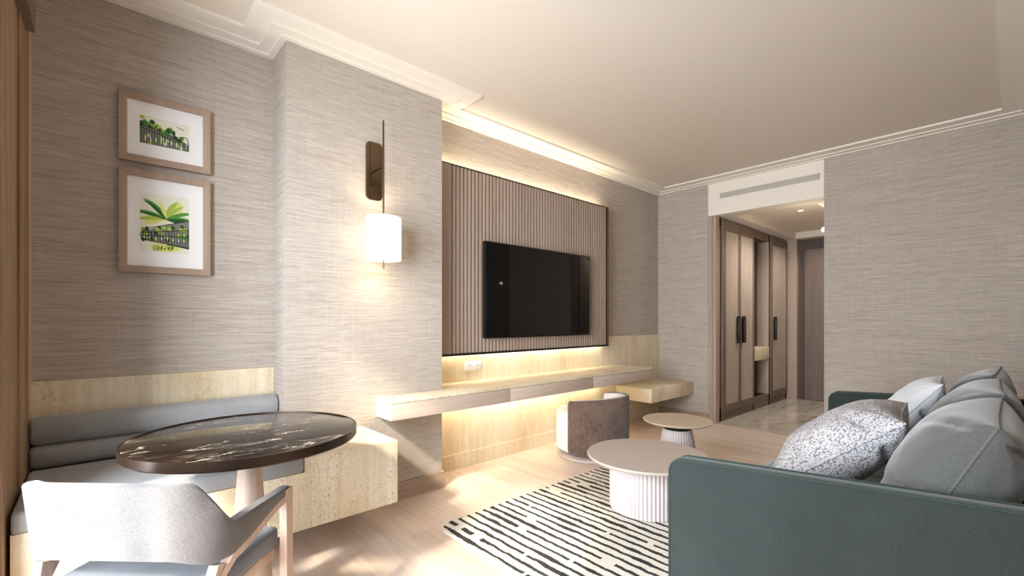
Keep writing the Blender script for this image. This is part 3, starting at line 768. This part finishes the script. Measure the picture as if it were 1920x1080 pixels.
# ------------------------------------------------------------------ barrel chair
BX, BY = 3.275, 2.535
bc = thing('swivel_tub_chair', 'low swivel tub chair with brown boucle curved shell facing the console', 'chair', (BX, BY, 0))
obj('swivel_base', lathe(bmesh.new(), [(0.0, 0.0), (0.290, 0.0), (0.297, 0.006), (0.297, 0.022), (0.285, 0.030), (0.0, 0.030)], BX, BY, 96), M['taupe'], bc)
obj('swivel_post', lathe(bmesh.new(), [(0.0, 0.030), (0.12, 0.030), (0.12, 0.062), (0.0, 0.062)], BX, BY, 48), M['handle'], bc)
bm = bmesh.new()
lathe(bm, [(0.0, 0.062), (0.285, 0.062), (0.305, 0.08), (0.308, 0.20), (0.305, 0.375), (0.285, 0.405), (0.22, 0.418), (0.0, 0.42)], BX, BY, 96)
obj('seat_drum', bm, M['pale'], bc)
def shell(bm, r_in, r_out, a0, a1, zb, ztf, bev=0.012, n=72):
    b = bmesh.new(); rings = []
    for i in range(n+1):
        a = a0+(a1-a0)*i/n; zt = ztf(i/n); e = bev
        prof = [(r_out, zb+e), (r_out, zt-e), (r_out-e*.3, zt-e*.3), (r_out-e, zt), (r_in+e, zt), (r_in+e*.3, zt-e*.3), (r_in, zt-e), (r_in, zb+e), (r_in+e, zb), (r_out-e, zb)]
        if i in (0, n):
            rm = (r_in+r_out)/2; zm = (zb+zt)/2; prof = [(rm+(r-rm)*.55, zm+(z-zm)*(1-0.02/(zt-zb)*2)) for r, z in prof]
        rings.append([b.verts.new((BX+r*math.cos(a), BY+r*math.sin(a), z)) for r, z in prof])
    k = len(rings[0])
    for r0, r1 in zip(rings, rings[1:]):
        for i in range(k): b.faces.new((r0[i], r0[(i+1) % k], r1[(i+1) % k], r1[i]))
    b.faces.new(rings[0]); b.faces.new(rings[-1]); bmesh.ops.recalc_face_normals(b, faces=b.faces[:]); merge(bm, b)
A0, A1 = math.radians(182), math.radians(372)
zt_ = lambda t_: 0.515+0.035*math.sin(PI*t_)**1.0
bm = bmesh.new(); shell(bm, 0.307, 0.335, A0, A1, 0.066, zt_); obj('shell', bm, M['boucle'], bc, label='brown boucle outer shell')
bm = bmesh.new(); shell(bm, 0.250, 0.306, A0+0.03, A1-0.03, 0.40, lambda t_: zt_(t_)-0.004, 0.014); obj('inner_back', bm, M['pale'], bc, label='pale inner back padding')

# ------------------------------------------------------------------ sofa
sf = thing('sofa', 'dark green fabric sofa with thin piped sloping arms along the right wall', 'sofa', (2.86, 0.4, 0.012))
def arm_outline(y1, zf, zb_, bottom, r=0.062, yb=-0.11):
    pts = [(yb, bottom), (y1, bottom), (y1, zf-r)]
    for k in range(1, 10):
        a = PI/2*k/9; pts.append((y1-r+r*math.cos(a), zf-r+r*math.sin(a)))
    pts.append((yb, zb_)); return pts
for i, (x0, x1, y1, zf, zb_, mm) in enumerate(((1.720, 1.785, 0.933, 0.647, 0.722, M['green']), (3.975, 4.04, 0.895, 0.676, 0.732, M['gdark']))):
    o2 = arm_outline(y1, zf, zb_, 0.09)
    a_ = obj('arm', prism(bmesh.new(), o2, 'yz', x0, x1, 0.010, 3), mm, sf)
    for xx in (x0+0.002, x1-0.002):
        path = [(xx, y, z) for y, z in o2[1:]]
        obj('piping', tube(bmesh.new(), path, 0.005, 8), M['greenp'], a_)
obj('seat_base', B(1.785, 3.975, -0.11, 0.90, 0.09, 0.27, 0.012), M['gseat'], sf)
for i in range(2):
    xa = 1.788+i*1.094; obj('seat_cushion', B(xa, xa+1.09, -0.07, 0.91, 0.272, 0.42, 0.035, 4), M['gseat'], sf)
obj('backrest', B(1.785, 3.975, -0.150, -0.075, 0.09, 0.70, 0.02, 3), M['green'], sf)
for x in (1.86, 3.90):
    for y in (-0.05, 0.84):
        obj('leg', lathe(bmesh.new(), [(0.0, 0.0125), (0.014, 0.0125), (0.022, 0.092), (0.0, 0.092)], x, y, 20), M['dark'], sf)

# ------------------------------------------------------------------ cushions
def cushion(w_, h_, T, p=0.42, corner=0.05, wrinkle=0.006, seed=0, n=56, fold=0.0, creases=()):
    """cushion in local XZ, thickness along Y; returns (bm, edge loop)"""
    b = bmesh.new(); g = {}
    def pos(s, t_, side):
        pin = 1-corner*(1-(abs(t_))**2.2); pin2 = 1-corner*(1-(abs(s))**2.2)
        x, z = s*w_/2*pin, t_*h_/2*pin2
        f = max(0, (1-abs(s)**2.4)*(1-abs(t_)**2.4))
        y = side*T/2*f**p
        v = Vector((x*3.2+seed*7.7, z*3.2, side*2.0))
        wr = noise.noise(v*1.7)*wrinkle*2+noise.noise(v*5)*wrinkle*0.6
        # radiating creases near corners
        cx = (abs(s)*abs(t_))**2
        wr += cx*wrinkle*2.0*math.sin(10*math.atan2(1.001-abs(t_), 1.001-abs(s)))
        y += side*wr*min(1, f*3)
        if fold: y -= side*fold*math.exp(-((x-z*0.8)/0.03)**2)*f
        for (cs, ct, sl_, dp) in creases:
            u_ = (s-cs); y -= side*dp*math.exp(-((t_-ct-sl_*u_)/0.06)**2)*math.exp(-(u_/0.38)**2)*min(1, f*6)
        return Vector((x, y, z))
    for side in (-1, 1):
        for i in range(n+1):
            for j in range(n+1):
                s = math.sin(PI/2*(2*i/n-1)); t_ = math.sin(PI/2*(2*j/n-1))
                edge = i in (0, n) or j in (0, n)
                if edge and side == 1: g[(side, i, j)] = g[(-1, i, j)]; continue
                g[(side, i, j)] = b.verts.new(pos(s, t_, side))
    for side in (-1, 1):
        for i in range(n):
            for j in range(n):
                q = [g[(side, i, j)], g[(side, i+1, j)], g[(side, i+1, j+1)], g[(side, i, j+1)]]
                if side == 1: q.reverse()
                try: b.faces.new(q)
                except ValueError: pass
    idx = [(i, 0) for i in range(n)]+[(n, j) for j in range(n)]+[(i, n) for i in range(n, 0, -1)]+[(0, j) for j in range(n, 0, -1)]
    loop = [g[(-1, i, j)].co.copy() for i, j in idx]
    bmesh.ops.recalc_face_normals(b, faces=b.faces[:])
    return b, loop
def put_cushion(name, label, cat, loc, rot, w_, h_, T, mat, mpipe, group, **k):
    bm, loop = cushion(w_, h_, T, **k)
    o = obj(name, bm, mat, local=True); o.location = loc; o.rotation_euler = rot; tag(o, label, cat, group)
    for p_ in o.data.polygons: p_.use_smooth = True
    tb = bmesh.new(); tube(tb, loop, 0.0042, 8, closed=True)
    obj('piping', tb, mpipe, o, local=True)
    return o
D = math.radians
grp = 'grey back cushions on the sofa'
# thickness axis = local Y; back cushions stand along X leaning against the backrest
put_cushion('back_cushion', 'plump grey back cushion nearest the camera, behind the near sofa arm', 'cushion', (2.15, 0.130, 0.672), (D(25), 0, 0), 0.68, 0.52, 0.31, M['cush'], M['cushp'], grp, p=0.40, corner=0.05, seed=1, creases=((-0.95, -0.05, -0.5, 0.040), (-0.9, 0.85, -0.35, 0.03), (-0.95, -0.65, 0.5, 0.02)))
put_cushion('back_cushion', 'grey back cushion in the middle of the sofa, partly hidden by the nearest one', 'cushion', (2.86, 0.130, 0.676), (D(24), 0, D(2)), 0.66, 0.53, 0.30, M['cush'], M['cushp'], grp, p=0.42, corner=0.05, seed=2, creases=((-0.95, 0.62, -0.5, 0.035), (-0.9, -0.1, 0.4, 0.02)))
put_cushion('back_cushion', 'farthest grey back cushion, its peak rising behind the other two', 'cushion', (3.57, 0.135, 0.680), (D(20), 0, D(-2)), 0.66, 0.53, 0.27, M['cush'], M['cushp'], grp, p=0.45, corner=0.06, seed=3)
grp = 'pale throw pillows on the sofa'
put_cushion('throw_pillow', 'speckled pale grey throw pillow lying in front of the nearest back cushion', 'pillow', (2.39, 0.50, 0.655), (D(52), 0, D(6)), 0.54, 0.56, 0.27, M['speck'], M['speck'], grp, p=0.45, corner=0.07, seed=4, wrinkle=0.008, creases=((-0.9, -0.4, 0.3, 0.03), (-0.9, 0.6, -0.4, 0.025), (0.3, 0.9, 0.8, 0.02)))
put_cushion('throw_pillow', 'plain pale grey throw pillow standing beyond the speckled one', 'pillow', (3.25, 0.39, 0.69), (D(38), 0, D(4)), 0.48, 0.50, 0.19, M['pillow'], M['pillow'], grp, p=0.45, corner=0.07, seed=5, wrinkle=0.007, creases=((-0.9, 0.35, -0.4, 0.025),))

# ------------------------------------------------------------------ wardrobe
WX0, WX1, WY, WZ = 5.418, 7.795, 2.30, 2.405
wd = thing('wardrobe', 'built-in hallway wardrobe with pale panelled doors in dark wood frames and an open niche', 'wardrobe', (6.6, 2.6, 0))
bm = bmesh.new()
box(bm, WX0, WX1, WY+0.02, 2.94, 0, 0.10)
box(bm, WX0, WX1, WY+0.02, 2.94, WZ-0.10, WZ)
for a, b_ in ((WX0, 5.45), (6.44, 6.47), (7.03, 7.07), (WX1-0.04, WX1)): box(bm, a, b_, WY+0.002, 2.94, 0.0, WZ, 0.001)
box(bm, WX0, WX1, WY+0.002, WY+0.03, 0, 0.16); box(bm, WX0, WX1, WY+0.002, WY+0.03, WZ-0.10, WZ)
obj('carcass', bm, M['dark'], wd)
for k, (a, b_, p0, p1, hx) in enumerate(((5.452, 5.958, 5.545, 5.925, 5.893), (5.962, 6.438, 6.000, 6.402, 6.055), (7.072, 7.753, 7.135, 7.715, 7.20))):
    z0, z1, q0, q1 = 0.100, WZ-0.02, 0.185, 2.275
    q = bmesh.new()
    box(q, a, p0, WY-0.018, WY, z0, z1, 0.0015); box(q, p1, b_, WY-0.018, WY, z0, z1, 0.0015)
    box(q, p0, p1, WY-0.0175, WY, z0, q0); box(q, p0, p1, WY-0.0175, WY, q1, z1)
    d_ = obj('door', q, M['dark'], wd)
    obj('door_panel', B(p0+0.0005, p1-0.0005, WY-0.010, WY-0.001, q0+0.0005, q1-0.0005), M['wdoor'], d_, label='pale grained inset panel')
    obj('handle', B(hx-0.022, hx+0.022, WY-0.050, WY-0.018, 0.915, 1.25, 0.003), M['handle'], d_, label='dark bronze pull')
obj('niche_back', B(6.47, 7.03, WY+0.15, WY+0.165, 0.16, WZ-0.10), M['header'], wd)
obj('niche_side', B(7.020, 7.029, WY+0.003, WY+0.15, 0.16, WZ-0.10), M['wdoor'], wd, label='pale niche side panel')
obj('niche_box', B(6.475, 7.018, WY-0.012, WY+0.149, 0.655, 0.825, 0.003), M['stone'], wd, label='cream stone drawer box in the niche')

# ------------------------------------------------------------------ hallway lamps
gl = thing('globe_wall_light', 'small white glowing globe light peeking past the right hallway wall edge', 'lamp', (5.75, YH0, 2.17))
obj('globe', lathe(bmesh.new(), [(0.028*math.sin(PI*k/16), 2.17-0.028*math.cos(PI*k/16)) for k in range(17)], 5.75, 1.335, 32), M['globe'], gl)
obj('stem', tube(bmesh.new(), [(5.75, YH0, 2.17), (5.75, 1.305, 2.17)], 0.007, 10), M['bronze_d'], gl)
point('globe_light', (5.75, 1.42, 2.17), 3, (1, 0.9, 0.75), 0.04)
for (x, y, e) in ((6.2, 1.68, 9), (7.35, 1.68, 5)):
    dl = thing('ceiling_downlight', 'small recessed downlight in the hallway ceiling ' + ('nearer the living room' if x < 7 else 'near the entrance door'), 'lamp', (x, y, ZH+0.088))
    obj('trim_ring', lathe(bmesh.new(), [(0.028, ZH+0.0885), (0.040, ZH+0.0885), (0.038, ZH+0.084), (0.030, ZH+0.084), (0.028, ZH+0.0885)], x, y, 32), M['white'], dl)
    obj('lens', lathe(bmesh.new(), [(0.0, ZH+0.087), (0.028, ZH+0.087), (0.028, ZH+0.0888), (0.0, ZH+0.0888)], x, y, 32), M['globe'], dl)
    spot('downlight', (x, y, ZH+0.075), (0, 0, -1), e*5, (1, 0.93, 0.84), 150, 0.8, 0.03)

# small warm reading light on the right wall, past the frame edge: the television mirrors it
rl = thing('reading_light', 'small round warm wall light beside the sofa, seen as a glint in the television', 'lamp', (5.1, YR, 1.83))
obj('mount', lathe(bmesh.new(), [(0.0, 0), (0.04, 0), (0.04, 0.012), (0.0, 0.012)], seg=32, mtx=Matrix.Translation((5.1, YR+0.013, 1.83)) @ Matrix.Rotation(PI/2, 4, 'X')), M['bronze_d'], rl)
obj('stem', tube(bmesh.new(), [(5.1, YR+0.012, 1.83), (5.1, YR+0.02, 1.83)], 0.008, 10), M['bronze_d'], rl)
obj('globe', lathe(bmesh.new(), [(0.022*math.sin(PI*k/16), 1.83-0.022*math.cos(PI*k/16)) for k in range(17)], 5.1, YR+0.038, 32), M['globe'], rl)
